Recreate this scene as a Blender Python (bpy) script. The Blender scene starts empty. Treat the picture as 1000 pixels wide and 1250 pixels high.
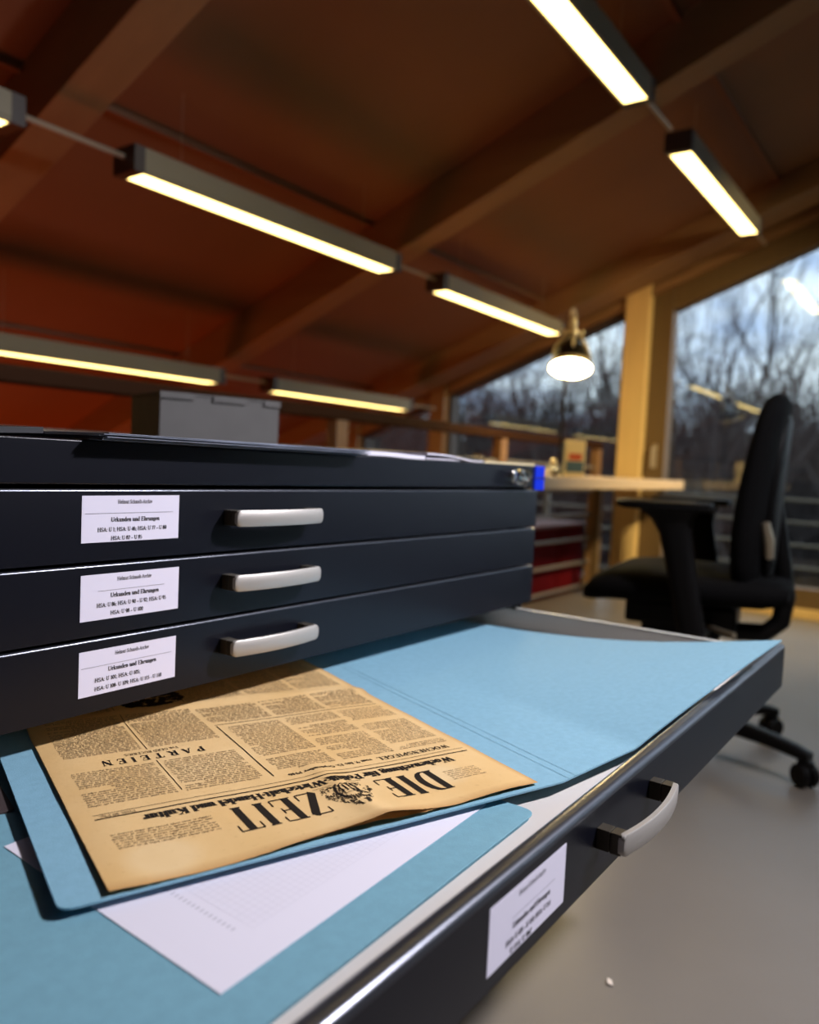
import bpy, bmesh, math, random
from mathutils import Vector, Matrix, noise
random.seed(7)
SC = bpy.context.scene
COL = SC.collection
H = 0.77                      # height of the camera over the floor; all z below are relative to eye level
PI = math.pi

# ---------------------------------------------------------------- materials
def nodes(name):
    m = bpy.data.materials.new(name); m.use_nodes = True
    nt = m.node_tree; b = nt.nodes['Principled BSDF']
    return m, nt, b
def mat(name, col, rough=.5, metal=0., spec=.5, emit=None, estr=0., var=0., vscale=8., bump=0., bscale=200., stretch=None):
    m, nt, b = nodes(name)
    b.inputs['Base Color'].default_value = (*col, 1); b.inputs['Roughness'].default_value = rough
    b.inputs['Metallic'].default_value = metal; b.inputs['Specular IOR Level'].default_value = spec
    if emit:
        b.inputs['Emission Color'].default_value = (*emit, 1); b.inputs['Emission Strength'].default_value = estr
    if var or bump:
        tc = nt.nodes.new('ShaderNodeTexCoord'); mp = nt.nodes.new('ShaderNodeMapping')
        nt.links.new(tc.outputs['Object'], mp.inputs['Vector'])
        if stretch: mp.inputs['Scale'].default_value = stretch
    if var:
        n = nt.nodes.new('ShaderNodeTexNoise'); n.inputs['Scale'].default_value = vscale; n.inputs['Detail'].default_value = 5
        nt.links.new(mp.outputs[0], n.inputs['Vector'])
        r = nt.nodes.new('ShaderNodeValToRGB')
        r.color_ramp.elements[0].position = .3; r.color_ramp.elements[1].position = .7
        r.color_ramp.elements[0].color = (*[c*(1-var) for c in col], 1); r.color_ramp.elements[1].color = (*[min(1, c*(1+var)) for c in col], 1)
        nt.links.new(n.outputs['Fac'], r.inputs[0]); nt.links.new(r.outputs[0], b.inputs['Base Color'])
    if bump:
        n2 = nt.nodes.new('ShaderNodeTexNoise'); n2.inputs['Scale'].default_value = bscale; n2.inputs['Detail'].default_value = 3
        nt.links.new(mp.outputs[0], n2.inputs['Vector'])
        bp = nt.nodes.new('ShaderNodeBump'); bp.inputs['Strength'].default_value = bump; bp.inputs['Distance'].default_value = .002
        nt.links.new(n2.outputs['Fac'], bp.inputs['Height']); nt.links.new(bp.outputs[0], b.inputs['Normal'])
    return m
def glass_mat():
    m = bpy.data.materials.new('window_glass'); m.use_nodes = True; nt = m.node_tree; nt.nodes.clear()
    out = nt.nodes.new('ShaderNodeOutputMaterial'); mix = nt.nodes.new('ShaderNodeMixShader')
    tr = nt.nodes.new('ShaderNodeBsdfTransparent'); tr.inputs[0].default_value = (.96, .98, .98, 1)
    gl = nt.nodes.new('ShaderNodeBsdfGlossy'); gl.inputs['Roughness'].default_value = .003
    fr = nt.nodes.new('ShaderNodeFresnel'); fr.inputs[0].default_value = 1.95
    ge = nt.nodes.new('ShaderNodeNewGeometry'); iv = nt.nodes.new('ShaderNodeMath'); iv.operation = 'SUBTRACT'; iv.inputs[0].default_value = 1
    mu = nt.nodes.new('ShaderNodeMath'); mu.operation = 'MULTIPLY'
    nt.links.new(ge.outputs['Backfacing'], iv.inputs[1]); nt.links.new(fr.outputs[0], mu.inputs[0]); nt.links.new(iv.outputs[0], mu.inputs[1])
    nt.links.new(mu.outputs[0], mix.inputs[0]); nt.links.new(tr.outputs[0], mix.inputs[1]); nt.links.new(gl.outputs[0], mix.inputs[2])
    nt.links.new(mix.outputs[0], out.inputs[0])
    return m

M = {}
M['black_steel'] = mat('black_steel', (.0035, .004, .008), .33, spec=.30, bump=.05, bscale=900)
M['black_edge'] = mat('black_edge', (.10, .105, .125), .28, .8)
M['tray_steel'] = mat('tray_grey_steel', (.55, .55, .52), .45)
M['nickel'] = mat('satin_nickel', (.44, .41, .38), .45, .5)
M['dark_foot'] = mat('handle_foot_dark_metal', (.075, .062, .045), .35, .5)
M['label_paper'] = mat('label_paper', (.68, .65, .77), .7)
M['ink'] = mat('printed_ink', (.02, .018, .022), .7)
M['ink_grey'] = mat('printed_grey_ink', (.25, .24, .27), .7)
M['ink_grid'] = mat('faint_grid_ink', (.655, .625, .715), .7)
M['ink_pale'] = mat('pale_printed_ink', (.52, .50, .57), .7)
M['ink_news'] = mat('newsprint_ink', (.018, .013, .009), .8, spec=.15)
M['ink_soft'] = mat('newsprint_body_ink', (.29, .195, .09), .8)
M['blue_card'] = mat('blue_folder_card', (.205, .40, .52), .75, var=.05, vscale=140, bump=.12, bscale=700)
M['blue_card_b'] = mat('blue_folder_card_aged', (.155, .33, .415), .78, var=.05, vscale=120, bump=.12, bscale=700)
M['white_paper'] = mat('white_paper', (.72, .69, .78), .7)
M['lining_paper'] = mat('lining_paper', (.56, .52, .49), .75, var=.04, vscale=6)
M['brown_card'] = mat('dark_brown_card', (.045, .03, .03), .7)
M['lamp_body'] = mat('lamp_housing_painted', (.24, .21, .14), .45)
M['lamp_cap'] = mat('lamp_end_dark', (.05, .04, .04), .5)
M['glow'] = mat('lamp_diffuser_glow', (.8, .7, .5), .5, emit=(1, .72, .25), estr=7.2)
M['rod'] = mat('suspension_steel', (.45, .38, .28), .4, .5)
M['ceiling'] = mat('ceiling_board_redbrown', (.21, .103, .055), .55, spec=.3, var=.08, vscale=1.5, stretch=(1, .25, 1))
M['beam'] = mat('glulam_beam_wood', (.25, .14, .062), .55, var=.08, vscale=5, stretch=(4, .4, 4))
M['pine'] = mat('pale_pine_wood', (.72, .51, .215), .5, var=.05, vscale=8, stretch=(3, 3, .25))
M['frame_brown'] = mat('window_frame_wood', (.125, .078, .032), .5, var=.06, vscale=8, stretch=(3, 3, .25))
M['rail_wood'] = mat('handrail_dark_wood', (.04, .016, .007), .8, spec=.08)
M['floor'] = mat('floor_grey_linoleum', (.20, .175, .148), .42, var=.10, vscale=1.8, bump=.04, bscale=300)
M['wall'] = mat('wall_plaster', (.22, .19, .15), .8, var=.03, vscale=2)
M['desk_wood'] = mat('beech_desk_top', (.68, .49, .27), .4, var=.06, vscale=6, stretch=(.5, 6, 6))
M['grey_steel'] = mat('grey_steel', (.22, .20, .17), .5, .4)
M['chrome'] = mat('chrome', (.8, .78, .74), .12, 1.)
M['blue_plastic'] = mat('blue_tag_plastic', (.005, .03, .62), .35)
M['chair_fabric'] = mat('black_chair_fabric', (.003, .0027, .003), .85, spec=.12, bump=.2, bscale=500)
M['chair_plastic'] = mat('black_chair_plastic', (.0045, .004, .0042), .45, spec=.22)
M['chair_metal'] = mat('chair_bracket', (.5, .42, .30), .35, .7)
M['archive_grey'] = mat('archive_box_grey', (.12, .115, .112), .8, var=.06, vscale=20)
M['pad_black'] = mat('black_board', (.02, .021, .026), .5)
M['sheet_edge'] = mat('bluish_sheet_edges', (.17, .19, .25), .6, var=.5, vscale=60, stretch=(.3, 1, 12))
M['cream_card'] = mat('cream_card', (.80, .68, .42), .6)
M['red_fabric'] = mat('dark_red_covering', (.085, .002, .005), .85, spec=.08, var=.25, vscale=3)
M['lit_red_top'] = mat('dark_red_lit_top', (.16, .04, .03), .6)  # paler red stands in for light falling on the box top
M['glass'] = glass_mat()
M['bark'] = mat('winter_bark', (.030, .022, .020), .9)
M['brush'] = mat('winter_twigs', (.032, .023, .021), .9)
M['ground'] = mat('dusk_ground', (.035, .035, .025), .95, var=.3, vscale=.4)
M['balcony'] = mat('balcony_decking', (.10, .09, .07), .8)
M['lamp_black'] = mat('black_enamel', (.006, .005, .005), .3, spec=.3)
M['brass_steel'] = mat('polished_steel', (.85, .74, .50), .33, .65)
M['shade_glow'] = mat('lit_lamp_glass', (.9, .8, .5), .4, emit=(1, .76, .36), estr=80.)
M['red_print'] = mat('carton_red_print', (.55, .10, .05), .6)
M['blue_print'] = mat('carton_blue_print', (.06, .13, .22), .6)
M['teal_side'] = mat('carton_pale_green', (.38, .45, .32), .6)
M['scrap'] = mat('scrap_paper', (.7, .6, .5), .8)

def newsprint():
    m, nt, b = nodes('aged_newsprint'); b.inputs['Roughness'].default_value = .85
    b.inputs['Specular IOR Level'].default_value = .25
    uv = nt.nodes.new('ShaderNodeUVMap')
    def N(scale, det, rough=.5):
        n = nt.nodes.new('ShaderNodeTexNoise'); n.inputs['Scale'].default_value = scale; n.inputs['Detail'].default_value = det
        n.inputs['Roughness'].default_value = rough; nt.links.new(uv.outputs[0], n.inputs['Vector']); return n
    def mixc(f, a, bb):
        x = nt.nodes.new('ShaderNodeMix'); x.data_type = 'RGBA'
        nt.links.new(f, x.inputs['Factor'])
        for s, v in ((6, a), (7, bb)):
            if isinstance(v, tuple): x.inputs[s].default_value = (*v, 1)
            else: nt.links.new(v, x.inputs[s])
        return x.outputs[2]
    def ramp(o, p0, p1, c0=0., c1=1.):
        r = nt.nodes.new('ShaderNodeMapRange'); r.inputs[1].default_value = p0; r.inputs[2].default_value = p1
        r.inputs[3].default_value = c0; r.inputs[4].default_value = c1; nt.links.new(o, r.inputs[0]); return r.outputs[0]
    base = mixc(ramp(N(9, 4).outputs['Fac'], .35, .7), (.69, .445, .185), (.75, .525, .26))
    base = mixc(ramp(N(3, 3).outputs['Fac'], .5, .75, 0, .45), base, (.56, .34, .13))
    base = mixc(ramp(N(160, 2).outputs['Fac'], .62, .75, 0, .25), base, (.45, .27, .10))
    # browned margins of the old sheet and one pale round stain
    sp = nt.nodes.new('ShaderNodeSeparateXYZ'); nt.links.new(uv.outputs[0], sp.inputs[0])
    base = mixc(ramp(sp.outputs[0], .006, .0, 0, .55), base, (.42, .20, .06))
    base = mixc(ramp(sp.outputs[1], .012, .0, 0, .6), base, (.42, .20, .06))
    base = mixc(ramp(sp.outputs[0], .335, .36, 0, .4), base, (.50, .28, .09))
    for (u, v, r0, r1, c, a) in ((.318, .030, .030, .018, (.74, .56, .32), .5), (.066, .056, .028, .012, (.76, .60, .36), .45)):
        d = nt.nodes.new('ShaderNodeVectorMath'); d.operation = 'DISTANCE'; d.inputs[1].default_value = (u, v, 0)
        nt.links.new(uv.outputs[0], d.inputs[0]); base = mixc(ramp(d.outputs['Value'], r0, r1, 0, a), base, c)
    nt.links.new(base, b.inputs['Base Color'])
    bp = nt.nodes.new('ShaderNodeBump'); bp.inputs['Strength'].default_value = .35; bp.inputs['Distance'].default_value = .002
    nt.links.new(N(40, 5).outputs['Fac'], bp.inputs['Height']); nt.links.new(bp.outputs[0], b.inputs['Normal'])
    return m
M['newsprint'] = newsprint()

# ---------------------------------------------------------------- mesh builder
class MB:
    def __init__(s): s.v = []; s.f = []; s.m = []; s.uv = None
    def add(s, vs, fs, mi=0):
        o = len(s.v); s.v += [tuple(p) for p in vs]; s.f += [tuple(i+o for i in f) for f in fs]; s.m += [mi]*len(fs); return s
    def box(s, a, b, mi=0, M4=None):
        (x0, y0, z0), (x1, y1, z1) = a, b
        vs = [Vector(p) for p in ((x0,y0,z0),(x1,y0,z0),(x1,y1,z0),(x0,y1,z0),(x0,y0,z1),(x1,y0,z1),(x1,y1,z1),(x0,y1,z1))]
        if M4: vs = [M4 @ p for p in vs]
        return s.add(vs, [(3,2,1,0),(4,5,6,7),(0,1,5,4),(1,2,6,5),(2,3,7,6),(3,0,4,7)], mi)
    def tube(s, pts, r, n=8, mi=0, closed=False, caps=True):
        pts = [Vector(p) for p in pts]; k = len(pts); rs = r if isinstance(r, (list, tuple)) else [r]*k
        rings = []; prev = None
        for i, p in enumerate(pts):
            if closed: t = pts[(i+1) % k]-pts[i-1]
            else: t = pts[min(i+1, k-1)]-pts[max(i-1, 0)]
            t.normalize()
            if prev is None:
                a = Vector((0, 0, 1)) if abs(t.z) < .9 else Vector((1, 0, 0)); u = t.cross(a).normalized()
            else:
                u = (prev-t*prev.dot(t)); u = u.normalized() if u.length > 1e-6 else t.orthogonal().normalized()
            prev = u; w = t.cross(u)
            rings.append([p+(u*math.cos(2*PI*j/n)+w*math.sin(2*PI*j/n))*rs[i] for j in range(n)])
        vs = [p for ring in rings for p in ring]; fs = []
        for i in range(k if closed else k-1):
            a, b = i*n, ((i+1) % k)*n
            for j in range(n): fs.append((a+j, a+(j+1) % n, b+(j+1) % n, b+j))
        if caps and not closed: fs += [tuple(range(n))[::-1], tuple((k-1)*n+j for j in range(n))]
        return s.add(vs, fs, mi)
    def lathe(s, prof, n=24, M4=None, mi=0, cap=True):
        vs = []; k = len(prof)
        for (r, z) in prof:
            for j in range(n):
                p = Vector((r*math.cos(2*PI*j/n), r*math.sin(2*PI*j/n), z)); vs.append(M4 @ p if M4 else p)
        fs = [(i*n+j, i*n+(j+1) % n, (i+1)*n+(j+1) % n, (i+1)*n+j) for i in range(k-1) for j in range(n)]
        if cap: fs += [tuple(range(n))[::-1], tuple((k-1)*n+j for j in range(n))]
        return s.add(vs, fs, mi)
    def prism(s, poly, fn0, fn1, mi=0):
        n = len(poly); vs = [fn0(p) for p in poly]+[fn1(p) for p in poly]
        return s.add(vs, [tuple(range(n))[::-1], tuple(range(n, 2*n))]+[(i, (i+1) % n, n+(i+1) % n, n+i) for i in range(n)], mi)
    def sheet(s, fn, nu, nv, th, mi=0, mask=None):
        """fn(i/nu, j/nv) -> top point; a thin solid sheet"""
        g = [[Vector(fn(i/nu, j/nv)) for j in range(nv+1)] for i in range(nu+1)]
        vs = [p for row in g for p in row]; k = len(vs); vs += [p-Vector((0, 0, th)) for p in vs]
        id_ = lambda i, j: i*(nv+1)+j
        fs = []
        for i in range(nu):
            for j in range(nv):
                q = (id_(i, j), id_(i+1, j), id_(i+1, j+1), id_(i, j+1)); fs += [q, tuple(x+k for x in q[::-1])]
        rim = [id_(i, 0) for i in range(nu)]+[id_(nu, j) for j in range(nv)]+[id_(i, nv) for i in range(nu, 0, -1)]+[id_(0, j) for j in range(nv, 0, -1)]
        for a, b in zip(rim, rim[1:]+rim[:1]): fs.append((b, a, a+k, b+k))
        return s.add(vs, fs, mi)
    def build(s, name, mats, parent=None, smooth=False, bevel=0, seg=2, sub=0, origin=None, recalc=True):
        me = bpy.data.meshes.new(name)
        if parent is not None: base = Vector(parent['_o'])
        elif origin is not None: base = Vector(origin)
        else:
            xs = [p[0] for p in s.v]; ys = [p[1] for p in s.v]; zs = [p[2] for p in s.v]
            base = Vector(((min(xs)+max(xs))/2, (min(ys)+max(ys))/2, min(zs)))
        me.from_pydata([Vector(p)-base for p in s.v], [], s.f)
        mats = mats if isinstance(mats, (list, tuple)) else [mats]
        for m in mats: me.materials.append(M[m])
        if len(mats) > 1: me.polygons.foreach_set('material_index', s.m)
        if recalc:
            bm = bmesh.new(); bm.from_mesh(me); bmesh.ops.recalc_face_normals(bm, faces=bm.faces); bm.to_mesh(me); bm.free()
        if smooth:
            me.polygons.foreach_set('use_smooth', [True]*len(me.polygons)); me.set_sharp_from_angle(angle=math.radians(52))
        me.update()
        o = bpy.data.objects.new(name, me); COL.objects.link(o); o['_o'] = tuple(base)
        if parent is not None: o.parent = parent
        else: o.location = base+Vector((0, 0, H))
        if bevel:
            b = o.modifiers.new('b', 'BEVEL'); b.width = bevel; b.segments = seg; b.limit_method = 'ANGLE'; b.angle_limit = math.radians(40)
            if not smooth:
                for p in me.polygons: p.use_smooth = True
                me.set_sharp_from_angle(angle=math.radians(35)) if False else None
            b.harden_normals = True
        if sub:
            q = o.modifiers.new('s', 'SUBSURF'); q.levels = sub; q.render_levels = sub
        return o
def thing(name, label, cat, loc, group=None):
    o = bpy.data.objects.new(name, None); COL.objects.link(o); o.location = Vector(loc)+Vector((0, 0, H)); o['_o'] = tuple(loc)
    return tag(o, label, cat, group)
def tag(o, label, cat, group=None):
    o['label'] = label; o['category'] = cat
    if group: o['group'] = group
    return o
def struct(o): o['kind'] = 'structure'; return o
def dup(root, delta, label=None):
    r = root.copy(); COL.objects.link(r); r.location = root.location+Vector(delta)
    if label: r['label'] = label
    for ch in list(root.children):
        c = ch.copy(); COL.objects.link(c); c.parent = r
        for g in ch.children:
            d = g.copy(); COL.objects.link(d); d.parent = c
    return r
def kids(o): return [c for c in bpy.data.objects if c.parent is o]
def dup2(root, delta, label=None):
    def cp(o, par):
        c = o.copy(); COL.objects.link(c)
        if par: c.parent = par
        for k in kids(o): cp(k, c)
        return c
    r = cp(root, None); r.location = root.location+Vector(delta)
    if label: r['label'] = label
    return r

# ---------------------------------------------------------------- serif lettering (own stroke font)
# l x0 y0 x1 y1 [w]: stroke   a cx cy rx ry a0 a1: arc   s x y: serif   d x y: dot     cap height 1, x height .66
G = {
'A': (.98, 'l .14 0 .47 1 t|l .47 1 .82 0 T|l .26 .34 .67 .34|s .13 0|s .83 0'),
'B': (.86, 'l .22 0 .22 1|a .42 .76 .26 .24 -90 90|a .42 .26 .32 .26 -90 90|l .22 1 .42 1|l .22 .52 .42 .52|l .22 0 .42 0|s .2 0|s .2 1'),
'C': (.92, 'a .5 .5 .36 .5 40 320|l .82 .72 .82 .98 t'),
'D': (.98, 'l .22 0 .22 1|l .22 1 .45 1|l .22 0 .45 0|a .45 .5 .38 .5 -90 90|s .2 0|s .2 1'),
'E': (.88, 'l .22 0 .22 1|l .22 1 .76 1|l .22 .52 .6 .52|l .22 0 .76 0|l .78 0 .78 .26 t|l .75 .78 .75 1 t|l .6 .4 .6 .64 t|s .2 0|s .2 1'),
'F': (.8, 'l .22 0 .22 1|l .22 1 .74 1|l .22 .52 .58 .52|l .75 .76 .75 1 t|l .58 .4 .58 .64 t|s .22 0|s .2 1'),
'G': (1., 'a .5 .5 .36 .5 40 350|l .82 .72 .82 .98 t|l .84 .05 .84 .42|s .82 .42'),
'H': (1.06, 'l .22 0 .22 1|l .84 0 .84 1|l .22 .52 .84 .52|s .22 0|s .22 1|s .84 0|s .84 1'),
'I': (.46, 'l .23 0 .23 1|s .23 0|s .23 1'),
'K': (1., 'l .22 0 .22 1|l .24 .4 .78 1 t|l .42 .6 .84 0 T|s .22 0|s .22 1|s .78 1|s .84 0'),
'L': (.84, 'l .22 0 .22 1|l .22 0 .74 0|l .76 0 .76 .28 t|s .22 0|s .22 1'),
'M': (1.2, 'l .18 0 .18 1 t|l .2 1 .58 .1 T|l .58 .1 .96 1 t|l .98 0 .98 1|s .18 0|s .16 1|s .98 0|s .99 1'),
'N': (1.02, 'l .18 0 .18 1 t|l .2 1 .82 0 T|l .84 0 .84 1 t|s .18 0|s .18 1|s .84 1'),
'O': (1., 'a .5 .5 .37 .5 0 360'),
'P': (.84, 'l .22 0 .22 1|a .42 .73 .3 .27 -90 90|l .22 1 .42 1|l .22 .46 .42 .46|s .22 0|s .2 1'),
'R': (.98, 'l .22 0 .22 1|a .42 .75 .28 .25 -90 90|l .22 1 .42 1|l .22 .5 .42 .5|l .48 .5 .82 0 T|s .22 0|s .2 1|s .84 0'),
'S': (.78, 'a .38 .74 .25 .26 30 270|a .38 .25 .28 .25 -150 90|l .65 .76 .65 .98 t|l .1 .02 .1 .26 t'),
'T': (.92, 'l .46 0 .46 1|l .08 1 .84 1|l .08 .74 .08 1 t|l .84 .74 .84 1 t|s .46 0'),
'U': (1., 'l .22 .3 .22 1|l .8 .3 .8 1 t|a .51 .3 .29 .3 180 360|s .22 1|s .8 1'),
'V': (.96, 'l .14 1 .5 0 T|l .5 0 .82 1 t|s .14 1|s .82 1'),
'W': (1.36, 'l .12 1 .4 0 T|l .4 0 .66 .9 t|l .64 1 .92 0 T|l .92 0 1.2 1 t|s .12 1|s .66 1|s 1.2 1'),
'Z': (.84, 'l .1 1 .74 1|l .72 1 .1 0 T|l .1 0 .74 0|l .1 .76 .1 1 t|l .75 0 .75 .26 t'),
'a': (.6, 'l .44 0 .44 .45|a .27 .46 .17 .2 0 160|a .27 .2 .16 .2 60 330|l .44 .02 .54 .02'),
'b': (.66, 'l .16 0 .16 1|a .33 .33 .22 .33 -120 120|s .12 1'),
'c': (.56, 'a .3 .33 .22 .33 50 310|d .44 .52'),
'd': (.68, 'l .5 0 .5 1|a .3 .33 .22 .33 50 310|s .46 1|s .54 0'),
'e': (.58, 'a .3 .33 .22 .33 0 315|l .1 .36 .5 .36'),
'f': (.42, 'l .2 0 .2 .8|a .34 .8 .14 .2 60 180|l .06 .64 .38 .64|s .2 0'),
'g': (.62, 'a .28 .42 .19 .24 0 360|a .28 -.08 .22 .16 0 360|l .46 .62 .58 .64'),
'h': (.72, 'l .18 0 .18 1|a .36 .46 .17 .2 0 180|l .53 0 .53 .46|s .18 0|s .14 1|s .53 0'),
'i': (.36, 'l .18 0 .18 .64|s .18 0|s .14 .64|d .18 .9'),
'k': (.7, 'l .18 0 .18 1|l .2 .26 .5 .64 t|l .3 .4 .56 0 T|s .18 0|s .14 1|s .5 .64|s .57 0'),
'l': (.36, 'l .18 0 .18 1|s .18 0|s .14 1'),
'm': (1.04, 'l .18 0 .18 .64|a .34 .46 .16 .2 0 180|l .5 0 .5 .46|a .66 .46 .16 .2 0 180|l .83 0 .83 .46|s .18 0|s .14 .64|s .5 0|s .83 0'),
'n': (.72, 'l .18 0 .18 .64|a .36 .46 .17 .2 0 180|l .53 0 .53 .46|s .18 0|s .14 .64|s .53 0'),
'o': (.62, 'a .31 .33 .22 .33 0 360'),
'p': (.68, 'l .18 -.28 .18 .64|a .34 .33 .22 .33 -120 120|s .18 -.28|s .14 .64'),
'r': (.52, 'l .18 0 .18 .64|a .36 .44 .17 .2 40 180|d .46 .56|s .18 0|s .14 .64'),
's': (.5, 'a .25 .49 .15 .17 30 270|a .25 .16 .17 .16 -150 90'),
't': (.44, 'l .2 .1 .2 .86|l .06 .64 .38 .64|a .3 .12 .1 .12 180 340'),
'u': (.72, 'l .18 .2 .18 .64|a .34 .2 .16 .2 180 360|l .54 0 .54 .64|s .14 .64|s .5 .64|s .58 0'),
'ü': (.72, 'l .18 .2 .18 .64|a .34 .2 .16 .2 180 360|l .54 0 .54 .64|s .14 .64|s .5 .64|s .58 0|d .24 .9|d .48 .9'),
'v': (.62, 'l .1 .64 .32 0 T|l .32 0 .52 .64 t|s .1 .64|s .52 .64'),
'z': (.56, 'l .08 .64 .48 .64|l .46 .64 .08 0 T|l .08 0 .48 0'),
'0': (.66, 'a .33 .5 .23 .5 0 360'), '1': (.56, 'l .3 0 .3 1|l .12 .84 .3 1 t|s .3 0'),
'2': (.66, 'a .32 .74 .2 .26 -30 180|l .5 .62 .1 .02 T|l .1 0 .56 0'),
'4': (.68, 'l .44 0 .44 1|l .44 1 .06 .3 t|l .06 .28 .62 .28|s .44 0'),
'5': (.66, 'l .14 .95 .52 .95|l .14 .55 .14 .95 t|a .3 .31 .23 .31 -150 120'),
'6': (.66, 'a .33 .31 .22 .31 0 360|a .42 .5 .31 .5 90 190'),
'7': (.62, 'l .08 .97 .56 .97|l .54 .97 .24 0 T|l .08 .78 .08 .97 t'),
'8': (.66, 'a .33 .75 .18 .25 0 360|a .33 .26 .22 .26 0 360'),
'9': (.66, 'a .33 .69 .22 .31 0 360|a .24 .5 .31 .5 -90 10'),
':': (.34, 'd .17 .08|d .17 .56'), ';': (.34, 'd .17 .06|d .17 .56|l .2 .05 .12 -.18 t'), '.': (.32, 'd .16 .07'),
'-': (.42, 'l .06 .3 .36 .3 h'), '–': (.62, 'l .04 .3 .58 .3 h'), '·': (.34, 'd .17 .4'), ' ': (.34, ''),
}
def stroke_poly(pts, T, t, force=None, closed=False):
    out = []; k = len(pts)
    L = []; Rr = []
    for i, p in enumerate(pts):
        if closed: a, b = pts[i-1], pts[(i+1) % k]
        else: a, b = pts[max(i-1, 0)], pts[min(i+1, k-1)]
        dx, dy = b[0]-a[0], b[1]-a[1]; l = math.hypot(dx, dy) or 1
        w = force if force else t+(T-t)*abs(dy/l)**1.6
        nx, ny = -dy/l*w/2, dx/l*w/2
        L.append((p[0]+nx, p[1]+ny)); Rr.append((p[0]-nx, p[1]-ny))
    for i in range(k if closed else k-1):
        j = (i+1) % k; out.append([L[i], Rr[i], Rr[j], L[j]])
    return out
def glyph(ch, T, t, ser):
    adv, d = G.get(ch, (.5, '')); polys = []
    for tok in filter(None, d.split('|')):
        q = tok.split(); a = [float(x) for x in q[1:] if x not in 'tTh']; fl = q[-1] if q[-1] in ('t', 'T', 'h') else None
        fw = {'t': t*1.05, 'T': T, 'h': t*1.5}.get(fl)
        if q[0] == 'l': polys += stroke_poly([(a[0], a[1]), (a[2], a[3])], T, t, fw)
        elif q[0] == 'a':
            full = abs(a[5]-a[4]) >= 360; n = 18 if full else 10
            pts = [(a[0]+a[2]*math.cos(math.radians(a[4]+(a[5]-a[4])*i/n)), a[1]+a[3]*math.sin(math.radians(a[4]+(a[5]-a[4])*i/n))) for i in range(n+(0 if full else 1))]
            polys += stroke_poly(pts, T, t, None, full)
        elif q[0] == 's': polys.append([(a[0]-ser, a[1]-t/2), (a[0]+ser, a[1]-t/2), (a[0]+ser, a[1]+t/2), (a[0]-ser, a[1]+t/2)])
        elif q[0] == 'd':
            r = T*.55; polys.append([(a[0]+r*math.cos(PI/4*i), a[1]+r*math.sin(PI/4*i)) for i in range(8)])
    return adv, polys
def text_polys(s, cap, x=0., y=0., width=None, align='l', T=.17, t=.07, ser=.16, track=0.):
    """polygons in a 2-D frame, x right y up, in the units of cap"""
    cx = 0; out = []
    for ch in s:
        adv, ps = glyph(ch, T, t, ser); out += [[(px+cx, py) for px, py in p] for p in ps]; cx += adv+track
    sx = width/cx if width else cap
    w = cx*sx; off = {'l': 0, 'c': -w/2, 'r': -w}[align]
    return [[(x+off+px*sx, y+py*cap) for px, py in p] for p in out]

# ---------------------------------------------------------------- the setting
SL = .392                                         # the roof falls towards +Y
def roof(c, y): return c-SL*y
CB, CC = 1.784, 1.985                             # undersides of rafters and of the ceiling boards
XW = 4.95                                         # inner face of the gable wall
X0, Y0, Y1 = -2.6, -3.2, 6.0

mb = MB(); mb.box((X0, Y0, -.97), (XW+.25, 2.75, -.77)); struct(mb.build('floor', 'floor'))
mb = MB(); mb.box((X0, 2.75, -3.9), (XW+.25, Y1, -3.75)); struct(mb.build('floor_lower', 'floor'))
def slope_slab(x0, x1, y0, y1, c0, c1):
    return MB().prism([(y0, roof(c0, y0)), (y1, roof(c0, y1)), (y1, roof(c1, y1)), (y0, roof(c1, y0))],
                      lambda p: (x0, p[0], p[1]), lambda p: (x1, p[0], p[1]))
struct(slope_slab(X0, XW+.6, Y0, Y1+.4, CC, CC+.25).build('ceiling', 'ceiling'))
for i, xr in enumerate((-.43, 1.19, 2.81, 4.55)):
    w = .14 if i < 3 else .25
    struct(slope_slab(xr, xr+w, Y0+.02, Y1-.02, CB if i < 3 else CB+.05, CC+.002).build('trim_%d' % (i+1), 'beam', bevel=.006))
for i, yy in enumerate((-.40, .95, 2.30, 3.65)):
    z = roof(CC, yy); struct(MB().box((X0, yy-.012, z-.016), (4.55, yy+.012, z+.004)).build('trim_%d' % (i+5), 'ceiling'))
struct(MB().box((X0-.15, Y0, -3.9), (X0, Y1, 3.4)).build('wall_left', 'wall'))
struct(MB().box((X0-.15, Y0-.15, -.97), (XW+.25, Y0, 3.5)).build('wall_front', 'wall'))
struct(MB().box((X0-.15, Y1, -3.9), (XW+.25, Y1+.15, .2)).build('wall_back', 'ceiling'))
struct(MB().box((X0, 2.70, -3.75), (XW+.25, 2.75, -.77)).build('wall_gallery', 'wall'))
# gable: below the floor level of the lower storey, and behind the column line
struct(MB().box((XW, Y0, -3.9), (XW+.25, Y1, -.95)).build('wall_right', 'wall'))
# posts of the gable wall
def post(n, y0, y1, xa=XW-.10, xb=XW+.12, m='pine', z0=-.77):
    mb = MB().prism([(y0, z0), (y1, z0), (y1, roof(CC, y1)), (y0, roof(CC, y0))], lambda p: (xa, p[0], p[1]), lambda p: (xb, p[0], p[1]))
    struct(mb.build('trim_%d' % n, m, bevel=.004))
post(9, 1.70, 1.855)
post(10, 3.20, 3.33, m='beam'); post(11, 4.02, 4.13, m='beam'); post(12, -.20, -.35); post(13, -2.0, -2.12)
# beam closing the top of the glazing, with the paler strip on its lower edge
struct(slope_slab(XW-.06, XW+.16, Y0, Y1, 1.845, CC+.02).build('trim_14', 'beam'))
struct(slope_slab(XW-.075, XW+.14, Y0, Y1, 1.79, 1.85).build('trim_15', 'beam', bevel=.004))
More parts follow.
